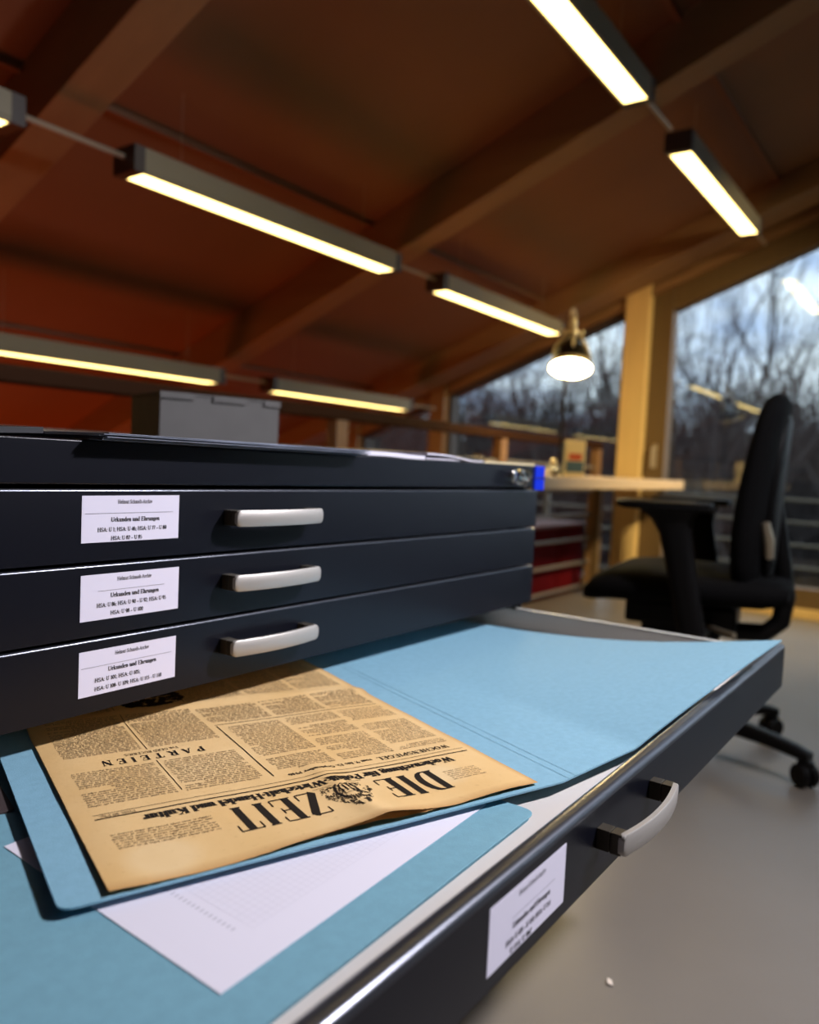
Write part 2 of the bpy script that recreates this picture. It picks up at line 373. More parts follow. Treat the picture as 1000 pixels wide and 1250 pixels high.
# windows: frame + pane
def window(n, y0, y1, fw, mat_f, zb=-.72, ctop=1.79, xf=XW, handle=False):
    yi0, yi1 = y0+fw, y1-fw
    mb = MB(); fx = lambda x: (lambda p: (x, p[0], p[1]))
    def pr(poly): mb.prism(poly, fx(xf-.035), fx(xf+.075))
    cin = ctop-fw*1.08
    pr([(y0, zb), (yi0, zb), (yi0, roof(ctop, yi0)), (y0, roof(ctop, y0))])
    if roof(ctop, y1) > zb: pr([(yi1, zb), (y1, zb), (y1, roof(ctop, y1)), (yi1, roof(ctop, yi1))])
    pr([(yi0, roof(cin, yi0)), (yi1, roof(cin, yi1)), (yi1, roof(ctop, yi1)), (yi0, roof(ctop, yi0))])
    pr([(yi0, zb), (yi1, zb), (yi1, zb+fw*.9), (yi0, zb+fw*.9)])
    fr = struct(mb.build('window_%d' % n, mat_f, bevel=.004))
    pn = MB().prism([(yi0-.01, zb+fw*.9-.01), (yi1+.01, zb+fw*.9-.01), (yi1+.01, roof(cin, yi1)+.01), (yi0-.01, roof(cin, yi0)+.01)], fx(xf+.058), fx(xf+.063))
    pn.prism([(yi0-.01, zb+fw*.9-.01), (yi1+.01, zb+fw*.9-.01), (yi1+.01, roof(cin, yi1)+.01), (yi0-.01, roof(cin, yi0)+.01)], fx(xf+.068), fx(xf+.073))
    pn.build('glass_pane', 'glass', fr)
    if handle:
        hb = MB().box((xf-.045, y1-.085, .05), (xf-.033, y1-.055, .20)).box((xf-.085, y1-.078, .165), (xf-.045, y1-.062, .181))
        hb.tube([(xf-.083, y1-.07, .175), (xf-.086, y1-.07, .12), (xf-.085, y1-.07, .05)], [.010, .011, .009], 10)
        hb.build('window_handle', 'rod', fr, bevel=.002)
    return fr
window(1, -.20, 1.70, .13, 'frame_brown', handle=True)
window(2, 1.855, 3.20, .03, 'lamp_cap')
window(3, 3.33, 4.02, .03, 'lamp_cap')
window(4, 4.13, 6.0, .03, 'lamp_cap', zb=-.9)
window(5, -2.0, -.35, .13, 'frame_brown')
window(6, Y0, -2.12, .06, 'frame_brown')
struct(MB().box((XW-.07, Y0, -.77), (XW+.2, 2.75, -.715)).build('trim_16', 'pine', bevel=.004))

# ---------------------------------------------------------------- outside
struct(MB().box((5.2, -40, -5.2), (90, 60, -5.0)).build('ground', 'ground'))
struct(MB().box((5.21, -4, -.98), (6.35, 5.5, -.85)).build('balcony_floor', 'balcony'))
br = thing('balcony_railing', 'grey steel railing of horizontal rods outside the tall window', 'railing', (6.3, 1, -.85))
for k in range(5):
    MB().tube([(6.3, -4, -.787+k*.165), (6.3, 5.5, -.787+k*.165)], .012, 8).build('rod', 'grey_steel', br)
for k in range(6):
    MB().box((6.285, -3.4+k*1.6, -.85), (6.325, -3.36+k*1.6, -.12)).build('railing_post', 'grey_steel', br)
# a wooded bank beyond
mb = MB()
def bank(u, v):
    x = 30+40*u; y = -25+90*v
    return (x, y, -5+min(1, u*2.2)*(4.6+1.4*noise.noise(Vector((x*.06, y*.06, 3)))+.012*(y+25)))
mb.sheet(bank, 30, 50, .5); struct(mb.build('hill', 'ground'))

def grow(mb, p, d, r, L, depth, rnd, nmax, spread, up):
    nseg = 3 if depth > 2 else 2
    pts = [p]; rs = [r]; q = p.copy(); dd = d.copy()
    for i in range(nseg):
        dd = (dd+Vector((rnd.gauss(0, .10), rnd.gauss(0, .10), rnd.gauss(.03, .06)+up))).normalized()
        q = q+dd*L/nseg; pts.append(q.copy()); rs.append(r*(1-.42*(i+1)/nseg))
    mb.tube(pts, rs, 5 if depth > 3 else 3, caps=False)
    if depth == 0: return
    n = rnd.randint(2, nmax)
    for i in range(n):
        k = rnd.randint(1, nseg); b = pts[k] if i else pts[-1]
        ax = Vector((rnd.gauss(0, 1), rnd.gauss(0, 1), rnd.gauss(0, .6))).normalized()
        nd = (dd+ax*spread*rnd.uniform(.6, 1.3)).normalized()
        grow(mb, b, nd, rs[k]*rnd.uniform(.55, .8), L*rnd.uniform(.62, .86), depth-1, rnd, nmax, spread, up)
def tree(x, y, z, h, r, depth, seed, label, nmax=4, spread=.55):
    rnd = random.Random(seed); mb = MB()
    grow(mb, Vector((x, y, z)), Vector((rnd.gauss(0, .05), rnd.gauss(0, .05), 1)).normalized(), r, h*.34, depth, rnd, nmax, spread, .04)
    o = mb.build('bare_tree', 'bark', recalc=False); tag(o, label, 'tree', 'bare trees behind the glass'); return o
TS = [(15.5, 3.1, 9.5, .15, 'tall bare tree with a dark upright trunk behind the door glass'),
      (19, 8.6, 10.5, .17, 'bare branching tree behind the glass beside the desk lamp'),
      (17, 10.6, 8.0, .12, 'low bare tree seen through the gable glass left of the desk lamp'),
      (22, 5.6, 12, .16, 'slim bare tree behind the door frame and wooden column'),
      (16, 1.3, 10, .13, 'bare tree with sweeping twigs behind the top right of the glass'),
      (24, 2.6, 11, .15, 'bare tree behind the top of the chair back'),
      (27, 12.5, 11, .16, 'bare tree behind the gable glass above the handrail'),
      (29, 17.5, 11, .15, 'bare tree behind the narrow pane at the low end of the gable'),
      (30, 7.6, 13, .18, 'far bare tree between the lamp pole and the wooden column'),
      (33, 4.0, 13, .18, 'far bare tree behind the upper chair back'),
      (31, 1.0, 12, .17, 'far bare tree at the right edge of the glass'),
      (37, 14.5, 13, .18, 'farthest bare tree over the dark bank left of the lamp'),
      (26, 9.8, 12, .16, 'bare tree with a forked crown behind the desk lamp shade')]
for i, (x, y, h, r, lab) in enumerate(TS):
    tree(x, y, -5.0 if x < 30 else -3.6, h+ (2.0 if x < 30 else 1.5), r, 6 if i in (0, 1, 3, 5, 8) else 5, 40+i, lab, nmax=4, spread=.5)
mb = MB(); rnd = random.Random(5)
for i in range(9000):
    x = rnd.uniform(24, 38); y = x*rnd.uniform(-.05, .82); z = -5.2+max(0, (x-30))*.25
    hh = rnd.uniform(2.0, 7.4)*(1+.14*math.sin(y*.9+x))*(x/30)
    l1 = Vector((x, y, z)); l2 = l1+Vector((rnd.gauss(0, .6), rnd.gauss(0, .8), hh*.6)); l3 = l2+Vector((rnd.gauss(0, .8), rnd.gauss(0, 1.2), hh*.4))
    mb.tube([l1, l2, l3], [.05, .035, .012], 3, caps=False)
    for k in range(3):
        p = l2.lerp(l3, rnd.random()); mb.tube([p, p+Vector((rnd.gauss(0, .7), rnd.gauss(0, .9), rnd.uniform(.1, 1)))], [.022, .008], 3, caps=False)
o = mb.build('undergrowth', 'brush', recalc=False); tag(o, 'dense dark winter undergrowth along the bank beyond the balcony railing', 'undergrowth'); o['kind'] = 'stuff'

# ---------------------------------------------------------------- plan chest
CX0, CX1, CY0, CY1 = .012, 1.315, .65, 1.60
CHEST = thing('plan_chest', 'black steel plan chest with labelled drawers, fourth drawer pulled out', 'plan chest', (.66, 1.1, -.77))
W = .012
mb = MB(); mb.box((CX0, CY0+.02, -.72), (CX0+W, CY1, -.034)).box((CX1-W, CY0+.02, -.72), (CX1, CY1, -.034)).box((CX0+W, CY1-W, -.72), (CX1-W, CY1, -.034))
mb.box((CX0+W, CY0+.03, -.335), (CX1-W, CY1-W, -.325)); mb.box((CX0+W, CY0+.03, -.72), (CX1-W, CY1-W, -.71))
mb.build('carcass', 'black_steel', CHEST)
MB().box((CX0, CY0, -.0325), (CX1, CY1, .008)).build('top', 'black_steel', CHEST, bevel=.002)
MB().box((CX0+.03, CY0+.06, -.77), (CX1-.03, CY1-.03, -.72)).build('plinth', 'black_steel', CHEST)

LX0, LX1 = .4, .507
def label_mesh(name, lines, ytop, ybot, yf, parent, rule):
    """paper sticker with printed lines on the plane y = yf"""
    mb = MB(); mb.box((LX0, yf-.0004, ybot), (LX1, yf, ytop), 0)
    w, h = LX1-LX0, ytop-ybot
    def put(polys, mi):
        for p in polys: mb.add([(LX0+x, yf-.0007, ytop-y) for x, y in p], [tuple(range(len(p)))], mi)
    put([[(rule[0]*w, h*rule[2]), (rule[1]*w, h*rule[2]), (rule[1]*w, h*rule[2]+.0004), (rule[0]*w, h*rule[2]+.0004)]], 2)
    for (s, x, al, yy, wd, cap, T) in lines:
        ps = text_polys(s, cap, 0, 0, wd, al, T=T, t=.115, ser=.15)
        put([[(x*w+a, yy*h-b) for a, b in p] for p in ps], 1)
    o = mb.build(name, ['label_paper', 'ink', 'ink_grey'], parent, recalc=False)
    o['label'] = 'white paper label'
    return o
def handle_mesh(yf, zc, parent):
    """bow handle: flat curved bar with rounded corners on two square feet"""
    xa, xb = .5655, .7005; n = 26; y_in = .0225; hh = .0088; th = .0048; cr = .0048
    mb = MB(); rows = []
    L = xb-xa
    for i in range(n+1):
        t = (1-math.cos(PI*i/n))/2; x = xa+L*t; bow = .0075*(1-(2*t-1)**2); e = min(x-xa, xb-x)
        hz = hh-(0 if e >= cr else cr-math.sqrt(max(0, cr*cr-(cr-e)**2)))
        yo = yf-y_in-bow
        rows.append([(x, yo+.0010, zc-hz), (x, yo+.0002, zc-hz+.0011), (x, yo, zc), (x, yo+.0002, zc+hz-.0011), (x, yo+.0010, zc+hz), (x, yo+th, zc+hz), (x, yo+th, zc-hz)])
    k = 7; vs = [p for r in rows for p in r]; fs = []
    for i in range(n):
        for j in range(k): fs.append((i*k+j, (i+1)*k+j, (i+1)*k+(j+1) % k, i*k+(j+1) % k))
    fs += [tuple(range(k)), tuple(n*k+j for j in range(k))[::-1]]
    mb.add(vs, fs)
    h = mb.build('handle', 'nickel', parent, smooth=True); h['label'] = 'satin nickel bow handle'
    h.data.set_sharp_from_angle(angle=math.radians(50))
    for x in (xa+.0068, xb-.0068):
        f = MB(); w2 = .0062
        f.box((x-w2, yf-y_in+.0028, zc-hh+.0006), (x+w2, yf-.0112, zc+hh-.0006)).box((x-w2+.0008, yf-.0112, zc-hh+.0014), (x+w2-.0008, yf-.0104, zc+hh-.0014)).box((x-w2, yf-.0104, zc-hh+.0006), (x+w2, yf, zc+hh-.0006))
        f.build('handle_foot', 'dark_foot', parent, bevel=.002)
    return h
def front_panel(zt, zb, yf):
    """folded steel front, 16 mm thick, its top rounded over"""
    r = .0062 if yf < .5 else .0024; prof = [(yf, zb), (yf, zt-r)]
    for i in range(1, 9):
        a = PI-(PI/2)*i/8; prof.append((yf+r+r*math.cos(a), zt-r+r*math.sin(a)))
    prof += [(yf+.0085, zt+.0001)]
    for i in range(1, 7):
        a = PI/2-(PI/2)*i/6; prof.append((yf+.0105+.0055*math.cos(a), zt-.0055+.0055*math.sin(a)))
    prof += [(yf+.016, zb)]
    return prof
def drawer(zt, zb, pull, lines, rule, ly, lx=(.4, .507), hz=None):
    global LX0, LX1
    yf = CY0-pull
    mb = MB(); td = .88; yi = yf+.014
    mb.box((CX0+.035, yi, zb+.004), (1.268, yi+td, zb+.006))
    for x0, x1 in ((CX0+.035, CX0+.037), (1.266, 1.268)): mb.box((x0, yi, zb+.006), (x1, yi+td, zt-.004))
    mb.box((1.266, yi, zt-.006), (1.280, yi+td, zt-.004)); mb.box((CX0+.023, yi, zt-.006), (CX0+.037, yi+td, zt-.004))
    mb.box((CX0+.035, yi+td-.002, zb+.006), (1.268, yi+td, zt-.004))
    d = mb.build('drawer', 'tray_steel', CHEST)
    fp = front_panel(zt, zb, yf)
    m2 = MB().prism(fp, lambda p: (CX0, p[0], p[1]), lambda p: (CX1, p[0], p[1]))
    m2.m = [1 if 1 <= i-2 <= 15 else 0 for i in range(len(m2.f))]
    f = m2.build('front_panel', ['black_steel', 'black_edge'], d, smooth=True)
    f.data.set_sharp_from_angle(angle=math.radians(30))
    if lines:
        LX0, LX1 = lx; label_mesh('label', lines, ly[0], ly[1], yf, d, rule)
        handle_mesh(yf, hz, d)
    return d
HD = ('Helmut Schmidt-Archiv', .52, 'c', .17, .038, .0033, .13)
drawer(-.0365, -.1035, 0, [HD, ('Urkunden und Ehrungen', .53, 'c', .56, .054, .0038, .2),
   ('HSA: U 1; HSA: U 46; HSA: U 77 – U 80', .505, 'c', .77, .076, .0036, .2), ('HSA: U 82 – U 85', .44, 'c', .96, .034, .0035, .2)], (.03, .93, .375), (-.0425, -.0860), (.3995, .5063), -.0665)
drawer(-.1068, -.1735, 0, [HD, ('Urkunden und Ehrungen', .53, 'c', .525, .054, .0038, .2),
   ('HSA: U 86; HSA: U 90 – U 92; HSA: U 95', .505, 'c', .725, .077, .0036, .2), ('HSA: U 98 – U 100', .45, 'c', .915, .036, .0035, .2)], (.16, .84, .365), (-.1158, -.1588), (.400, .5085), -.1365)
drawer(-.1768, -.2455, 0, [HD, ('Urkunden und Ehrungen', .53, 'c', .51, .054, .0038, .2),
   ('HSA: U 101; HSA: U 105;', .15, 'l', .715, .0495, .0036, .2), ('HSA: U 108- U 109; HSA: U 115 - U 118', .15, 'l', .905, .0745, .0035, .2)], (.02, .95, .36), (-.187, -.2298), (.400, .5072), -.2075)
PULL = .437
DR = drawer(-.2500, -.3160, PULL, [HD, ('Urkunden und Ehrungen', .53, 'c', .60, .054, .0037, .2),
   ('HSA: U 120 – U 150; HSA: U 154', .50, 'c', .80, .064, .0035, .2), ('U 155; U 162', .40, 'c', .96, .030, .0035, .2)], (.27, .84, .43), (-.2625, -.3055), (.400, .5085), -.2805)
drawer(-.3380, -.4050, 0, None, None, None)
drawer(-.4080, -.7150, 0, None, None, None)
LK = MB().lathe([(.012, 0), (.012, .006), (.009, .008), (.004, .008)], 20, Matrix.Translation((1.212, CY0, -.012)) @ Matrix.Rotation(PI/2, 4, 'X'))
LK.build('lock', 'chrome', CHEST)['label'] = 'chrome lock cylinder'

# bunch of keys hanging from the lock
kb = thing('key_bunch', 'bunch of chrome keys with a blue plastic tag in the chest lock', 'keys', (1.235, .63, -.03))
ring = [(1.211+.011*math.cos(a*PI/8), .632+.003*math.sin(a*PI/4), -.012+.013*math.sin(a*PI/8)) for a in range(16)]
MB().tube(ring, .0013, 6, closed=True).build('ring', 'chrome', kb, smooth=True)
for k in range(4):
    A = Matrix.Translation((1.202+.005*k, .630-.003*k, -.006)) @ Matrix.Rotation(.5*k-1.0, 4, 'Y') @ Matrix.Rotation(.5-.35*k, 4, 'Z')
    q = MB(); q.tube([A @ Vector((.008*math.cos(i*PI/6), 0, -.004+.008*math.sin(i*PI/6))) for i in range(12)], .0022, 6, closed=True)
    q.box((-.0022, -.001, -.026), (.0022, .001, -.010), 0, A).box((.002, -.001, -.025), (.005, .001, -.022), 0, A).box((.002, -.001, -.020), (.004, .001, -.017), 0, A)
    q.build('key', 'chrome', kb)
A = Matrix.Translation((1.260, .622, -.0135)) @ Matrix.Rotation(-.30, 4, 'Z')
MB().box((-.0125, -.003, -.022), (.0125, .003, .0215), 0, A).build('key_tag', 'blue_plastic', kb, bevel=.002)
MB().box((-.0128, -.0034, -.0012), (.0128, -.0029, .0005), 0, A).build('tag_band', 'chrome', kb)

# ---------------------------------------------------------------- things on top of the chest
TOP = .0082
mb = MB(); rnd = random.Random(3)
for k in range(6):
    dx, dy = rnd.uniform(-.004, .004), rnd.uniform(-.003, .003)
    mb.box((.408+dx, .630+dy, TOP+.0003+k*.0012), (.786+dx, 1.02+dy, TOP+.0012+k*.0012))
tag(mb.build('sheet_stack', 'sheet_edge', bevel=.0003), 'stack of bluish black sheets jutting over the chest front edge', 'papers')
mb = MB(); mb.sheet(lambda u, v: (.03+.36*u, .70+.42*v, TOP+.0080+.003*math.sin(u*7+v*3)), 24, 10, .0055)
tag(mb.build('black_folder', 'pad_black'), 'flat black folder lying beside the jutting sheets on the chest', 'folder')
mb = MB(); mb.sheet(lambda u, v: (.792+.155*u, .653+.22*v, TOP+.0062+.001*math.sin(u*5)), 10, 6, .0058)
tag(mb.build('paper_stack', 'white_paper'), 'low stack of white paper between black sheets and white brochure on the chest', 'papers')
mb = MB(); mb.sheet(lambda u, v: (.952+.165*u, .653+.2*v, TOP+.0030+.0068*math.sin(PI*min(1, u*.75+.42))), 16, 6, .0022)
mb.sheet(lambda u, v: (.955+.150*u, .656+.195*v, TOP+.0004+.0022), 8, 4, .0019)
tag(mb.build('brochure', 'white_paper'), 'white brochure with a bowed cover on the chest top', 'brochure')
mb = MB(); mb.box((1.125, .655, TOP), (1.308, .86, TOP+.0032))
tag(mb.build('cardboard_sheet', 'cream_card', bevel=.0005), 'thin tan card lying over the keys at the chest end', 'card')
# grey archive box
A = Matrix.Translation((1.006, 1.22, TOP)) @ Matrix.Rotation(math.radians(-18), 4, 'Z') @ Matrix.Diagonal((.93, .93, .97, 1))
ab = thing('archive_box', 'grey cardboard archive box standing on the plan chest', 'box', (1.006, 1.22, TOP))
q = MB()
for a, b in (((-.125, -.09, 0), (.125, -.087, .100)), ((-.125, .087, 0), (.125, .09, .100)), ((-.125, -.087, 0), (-.122, .087, .100)), ((.122, -.087, 0), (.125, .087, .100)), ((-.122, -.087, 0), (.122, .087, .003))): q.box(a, b, 0, A)
q.build('body', 'archive_grey', ab)
q = MB(); q.box((-.127, -.092, .1003), (.127, .092, .104), 0, A).box((-.127, -.0945, .092), (-.06, -.092, .104), 0, A).box((-.02, -.0945, .092), (.05, -.092, .104), 0, A).box((.09, -.0945, .092), (.127, -.092, .104), 0, A)
q.build('lid', 'archive_grey', ab)

# ---------------------------------------------------------------- contents of the open drawer
sm = lambda t: (lambda q: q*q*(3-2*q))(min(1, max(0, t)))
ZF = -.3098                                       # tray floor
mb = MB(); mb.box((.08, .2345, ZF), (1.25, 1.06, -.2926)); mb.sheet(lambda u, v: (.075+1.178*u, .2340+.83*v, -.2915+.0003*math.sin(u*9)), 20, 60, .0008)
tag(mb.build('sheet_stack', 'lining_paper'), 'stack of large white sheets lining the bottom of the open drawer', 'paper')
def rounded(pts, r, n=5):
    """round the corners of a polygon"""
    out = []; k = len(pts)
    for i in range(k):
        p = Vector(pts[i]).to_2d() if len(pts[i]) > 2 else Vector(pts[i]); a = Vector(pts[i-1]); b = Vector(pts[(i+1) % k])
        d1 = (a-p).normalized(); d2 = (b-p).normalized(); rr = r
        if rr <= 0: out.append(tuple(p)); continue
        s, e = p+d1*rr, p+d2*rr
        for j in range(n+1):
            t = j/n; out.append(tuple((1-t)**2*s+2*t*(1-t)*p+t*t*e))
    return out
def card(name, poly, z0, z1, m):
    mb = MB().prism(poly, lambda p: (p[0], p[1], z0), lambda p: (p[0], p[1], z1)); return mb.build(name, m, bevel=.0003)
# lower blue folder
zl0, zl1 = -.2906, -.2855
lf = thing('document_folder', 'large flat blue folder under the white grid sheet at the drawer front', 'folder', (.33, .5, zl0))
P = rounded([(.588, .2745), (.582, .86), (.06, .85), (.06, .2645)], .012)
MB().prism(P, lambda p: (p[0], p[1], zl1-.0014), lambda p: (p[0], p[1], zl1)).build('cover', 'blue_card_b', lf, bevel=.0004)
P2 = rounded([(.586, .2765), (.580, .855), (.062, .845), (.062, .2665)], .010)
MB().prism(P2, lambda p: (p[0], p[1], zl0), lambda p: (p[0], p[1], zl0+.0014)).build('back_cover', 'blue_card_b', lf, bevel=.0004)
MB().prism([(.57, .29), (.565, .83), (.08, .82), (.08, .282)], lambda p: (p[0], p[1], zl0+.0015), lambda p: (p[0], p[1], zl1-.0016)).build('papers', 'white_paper', lf)
for n_, (bx, by) in enumerate(((.262, .538), (.235, .49))):          # handwriting on the cover, half out of the frame
    mb = MB(); pts = []
    for k in range(3):
        x, y = bx+.009*k-.012, by+.003*k
        pts += [(x+.006*math.sin(j*1.1+k)*(j % 3)/2, y+.0035*j-.008) for j in range(6)]
    ps = stroke_poly(pts, .0008, .0005)
    for p in ps: mb.add([(x, y, zl1+.0002) for x, y in p], [(0, 1, 2, 3)])
    mb.build('handwriting', 'ink', lf, recalc=False)

# white sheet with a faint printed grid
zg = zl1+.0006
gc = [Vector((.2715, .3020)), Vector((.592, .3080)), Vector((.5780, .632)), Vector((.2790, .552))]
mb = MB(); bl = lambda u, v: gc[0].lerp(gc[1], u).lerp(gc[3].lerp(gc[2], u), v)
e1 = (gc[1]-gc[0]).normalized(); e1 = Vector((.998, .035)).normalized(); e2 = Vector((.022, .9998)); g0 = gc[0]
SG = 1.005
pg = lambda a, b, z=0: (g0.x+(e1.x*a+e2.x*b)*SG, g0.y+(e1.y*a+e2.y*b)*SG, zg+z)
mb.sheet(lambda u, v: pg(.297*u, .235*v), 12, 10, .0004, 0)
for i in range(41):
    w = .00045
    mb.add([pg(.05+i*.0055, .028, .00004), pg(.05+i*.0055+w, .028, .00004), pg(.05+i*.0055+w, .22, .00004), pg(.05+i*.0055, .22, .00004)], [(0, 1, 2, 3)], 1)
for i in range(36):
    mb.add([pg(.05, .028+i*.0055, .00004), pg(.272, .028+i*.0055, .00004), pg(.272, .028+i*.0055+w, .00004), pg(.05, .028+i*.0055+w, .00004)], [(0, 1, 2, 3)], 1)
for i in range(26):
    y = .036+i*.0042; mb.add([pg(.040, y, .00005), pg(.0435, y, .00005), pg(.0435, y+.0016, .00005), pg(.040, y+.0016, .00005)], [(0, 1, 2, 3)], 4)
for poly in stroke_poly([(.070+.006*math.sin(k*.9), .118+.0022*k) for k in range(9)], .0006, .0004): mb.add([pg(a, b, .0003) for a, b in poly], [(0, 1, 2, 3)], 3)
for poly in stroke_poly([(.080-.0016*k, .110+.008*abs(math.sin(k*.8))) for k in range(8)], .0006, .0004): mb.add([pg(a, b, .0003) for a, b in poly], [(0, 1, 2, 3)], 3)
tag(mb.build('grid_sheet', ['white_paper', 'ink_grid', 'ink_grey', 'ink', 'ink_pale'], recalc=False), 'white sheet with a faint printed grid under the newspaper folder', 'paper')
o = card('brown_card', [(.3095, .586), (.330, .66), (.16, .70), (.14, .63)], zl1+.0003, zl1+.0020, 'brown_card')
tag(o, 'dark brown card lying on the blue folder at the drawer left', 'card')

# open blue folder carrying the newspaper
EX = Vector((.9386, -.3452)); EY = Vector((.3452, .9386))
SP = Vector((.6355, .2735))*1.0127                         # front end of the spine
ZM = -.2780
af = thing('open_folder', 'open pale blue folder under the old newspaper, its free cover curling up', 'folder', (SP.x, SP.y+.2, ZM-.004))
P = [SP+EY*.0, SP+EY*.50, SP-EX*.420+EY*.50, SP-EX*.4185+EY*.004]
P = [tuple(p) for p in P]
rp = [P[0], P[1]]+rounded(P, .010)[12:]
def lz(x, y): return ZM
MB().prism(rp, lambda p: (p[0], p[1], ZM-.0016), lambda p: (p[0], p[1], ZM)).build('back_cover', 'blue_card', af)
def flap(u, v):
    b = v*.50
    p0 = SP+EY*(b*1.0)
    c = Vector((1.131, .1875)); e = Vector((1.222, .74))
    p1 = c.lerp(e, v)
    p1 = p1+Vector((.010, -.004))*math.sin(PI*v)
    p = p0.lerp(p1, u)
    zc = ZM-.004*u*sm(v*2.2)+(.068*max(0, (u-.26)/.74)**.95)*(max(0, 1-v*1.0))**1.9+.0035*math.sin(PI*u)*(1-v)
    # keep clear of the drawer front
    return (p.x, p.y, zc)
mb = MB(); mb.sheet(flap, 48, 48, .0016); mb.build('front_cover', 'blue_card', af, smooth=True)['label'] = 'free cover curling up over the drawer corner'
mb = MB()
for off in (.010, .020):
    N_ = 40
    for i in range(N_):
        def at(t):
            u = off/.46; x = flap(u, t*.9); return x
        a, b = at(i/N_), at((i+1)/N_)
        mb.add([(a[0]-.0003, a[1], a[2]+.0004), (a[0]+.0003, a[1], a[2]+.0004), (b[0]+.0003, b[1], b[2]+.0004), (b[0]-.0003, b[1], b[2]+.0004)], [(0, 1, 2, 3)])
mb.build('crease', 'blue_card_b', af, recalc=False)

# ---------------------------------------------------------------- newspaper, read from the far side
NO = Vector((.614, .286))*1.0127; SN = 1.0127; NE = EX; NY = EY         # page origin = upper outer corner of the page as printed
NW, NL = .3600, .49
TILT = .045
def nh(u, v):
    """height of the sheet over the folder"""
    top = math.exp(-v/.022)
    h = .0017+top*(.0075*math.exp(-((u-.150)/.040)**2)+.0014*math.sin(u*38))
    h += .0030*math.exp(-((u-.158-.0*v)/.010)**2)*math.exp(-((v-.06)/.07)**2)
    h += .0028*math.exp(-((v-crease_v(u))/.012)**2)
    h += .0011*noise.noise(Vector((u*14, v*14, .3)))+.0008
    return h
def crease_v(u):
    pts = [(-.01, .300), (.059, .318), (.136, .333), (.228, .332), (.30, .327), (.37, .322)]
    for (a, b), (c, d) in zip(pts, pts[1:]):
        if u <= c: return b+(d-b)*(u-a)/(c-a)
    return pts[-1][1]
def edge_v(u):                                       # torn upper edge
    e = .0008*noise.noise(Vector((u*60, 1.7, 0)))+.0005*noise.noise(Vector((u*240, 4.1, 0)))
    if .118 < u < .178: e -= .0035*math.sin(PI*(u-.118)/.06)**.6
    if .176 < u < .25: e += .0025*math.sin(PI*(u-.176)/.074)
    return e
def npos(u, v, dz=0.):
    p = NO-NE*u*SN+NY*v*SN
    return (p.x, p.y, ZM+nh(u, v)+dz)
mb = MB(); nu, nv = 110, 120; vs = []; uvs = []
for i in range(nu+1):
    u = NW*i/nu
    for j in range(nv+1):
        t = j/nv; v = edge_v(u)*(1-t)**6+NL*t
        vs.append(npos(u, v)); uvs.append((u, v))
fs = [(i*(nv+1)+j, i*(nv+1)+j+1, (i+1)*(nv+1)+j+1, (i+1)*(nv+1)+j) for i in range(nu) for j in range(nv)]
mb.add(vs, fs, 0); nbase = len(vs)
def ink(poly, mi=1, tilt=True):
    pts = []
    for u, v in poly:
        if tilt: v = v+TILT*(u-.18)
        pts.append(npos(u, v, .00035))
    mb.add(pts, [tuple(range(len(pts)))], mi)
def nrect(u0, v0, u1, v1, mi=1): 
    n = max(1, int(abs(u1-u0)/.02), int(abs(v1-v0)/.02))
    for k in range(n):
        if abs(u1-u0) > abs(v1-v0):
            a, b = u0+(u1-u0)*k/n, u0+(u1-u0)*(k+1)/n; ink([(a, v0), (b, v0), (b, v1), (a, v1)], mi)
        else:
            a, b = v0+(v1-v0)*k/n, v0+(v1-v0)*(k+1)/n; ink([(u0, a), (u1, a), (u1, b), (u0, b)], mi)
def ntext(s, u, v, cap, width, T=.2, t=.07, ser=.17, track=0., mi=1):
    """v is the base line (larger v is further down the page)"""
    for p in text_polys(s, cap, 0, 0, width, 'l', T, t, ser, track): ink([(u+a, v-b) for a, b in p], mi)
ntext('DIE', .070, .0705, .0375, .063, T=.27, t=.042, ser=.17, track=.12)
ntext('ZEIT', .183, .0720, .0390, .079, T=.25, t=.042, ser=.17, track=.09)
ntext('Wochenzeitung für Politik·Wirtschaft·Handel und Kultur',   .036, .0895, .0100, .278, T=.29, t=.09, ser=.2)
nrect(.010, .0955, .346, .0970); nrect(.010, .1035, .346, .1040)
ntext('Preis 40 Pfg.', .316, .1015, .0040, .026, T=.16, mi=2)
ntext('WOCHENSPIEGEL', .020, .1170, .0070, .078, T=.22, track=.06)
ntext('vom 9. bis 15. September 1946', .103, .1165, .0046, .082, T=.2)
ntext('PARTEIEN', .228, .2085, .0112, .094, T=.24, track=.5)
ntext('Von GERD BUCERIUS', .248, .2180, .0048, .048, T=.16, track=.06)
rnd = random.Random(21)
def body(u0, v0, u1, v1, pitch=.0040, x=.0018, gap_p=.0, mi=2, ragged=0):
    v = v0
    while v < v1:
        if gap_p and rnd.random() < gap_p: v += pitch*1.6; continue
        u = u0+(.004 if rnd.random() < .12 else 0); ue = u1-(rnd.uniform(0, ragged) if ragged else 0)-(rnd.uniform(.005, .03) if rnd.random() < .1 else 0)
        while u < ue:
            n = rnd.randint(2, 9)
            for k in range(n):
                if u > ue: break
                w = rnd.uniform(.00045, .0008); up = x*(1.5 if rnd.random() < .25 else 1); dn = x*.4 if rnd.random() < .1 else 0
                ink([(u, v-up), (u+w, v-up*1.02), (u+w, v+dn), (u, v+dn)], mi)
                if rnd.random() < .55: ink([(u, v-x*rnd.choice((.2, .98))), (u+.0012, v-x), (u+.0012, v-x*.75), (u, v-x*.7)], mi)
                u += rnd.uniform(.0010, .0014)
            u += .0014
        v += pitch
body(.028, .046, .062, .064, .0034, .0012); body(.270, .046, .342, .068, .0036, .0014)
nrect(.1965, .118, .1975, .256)
body(.205, .121, .270, .190); body(.278, .121, .345, .190); nrect(.2738, .122, .2744, .193)
body(.205, .228, .270, .322, .0034, .0018); body(.278, .228, .345, .322, .0034, .0018); nrect(.2738, .222, .2744, .322)
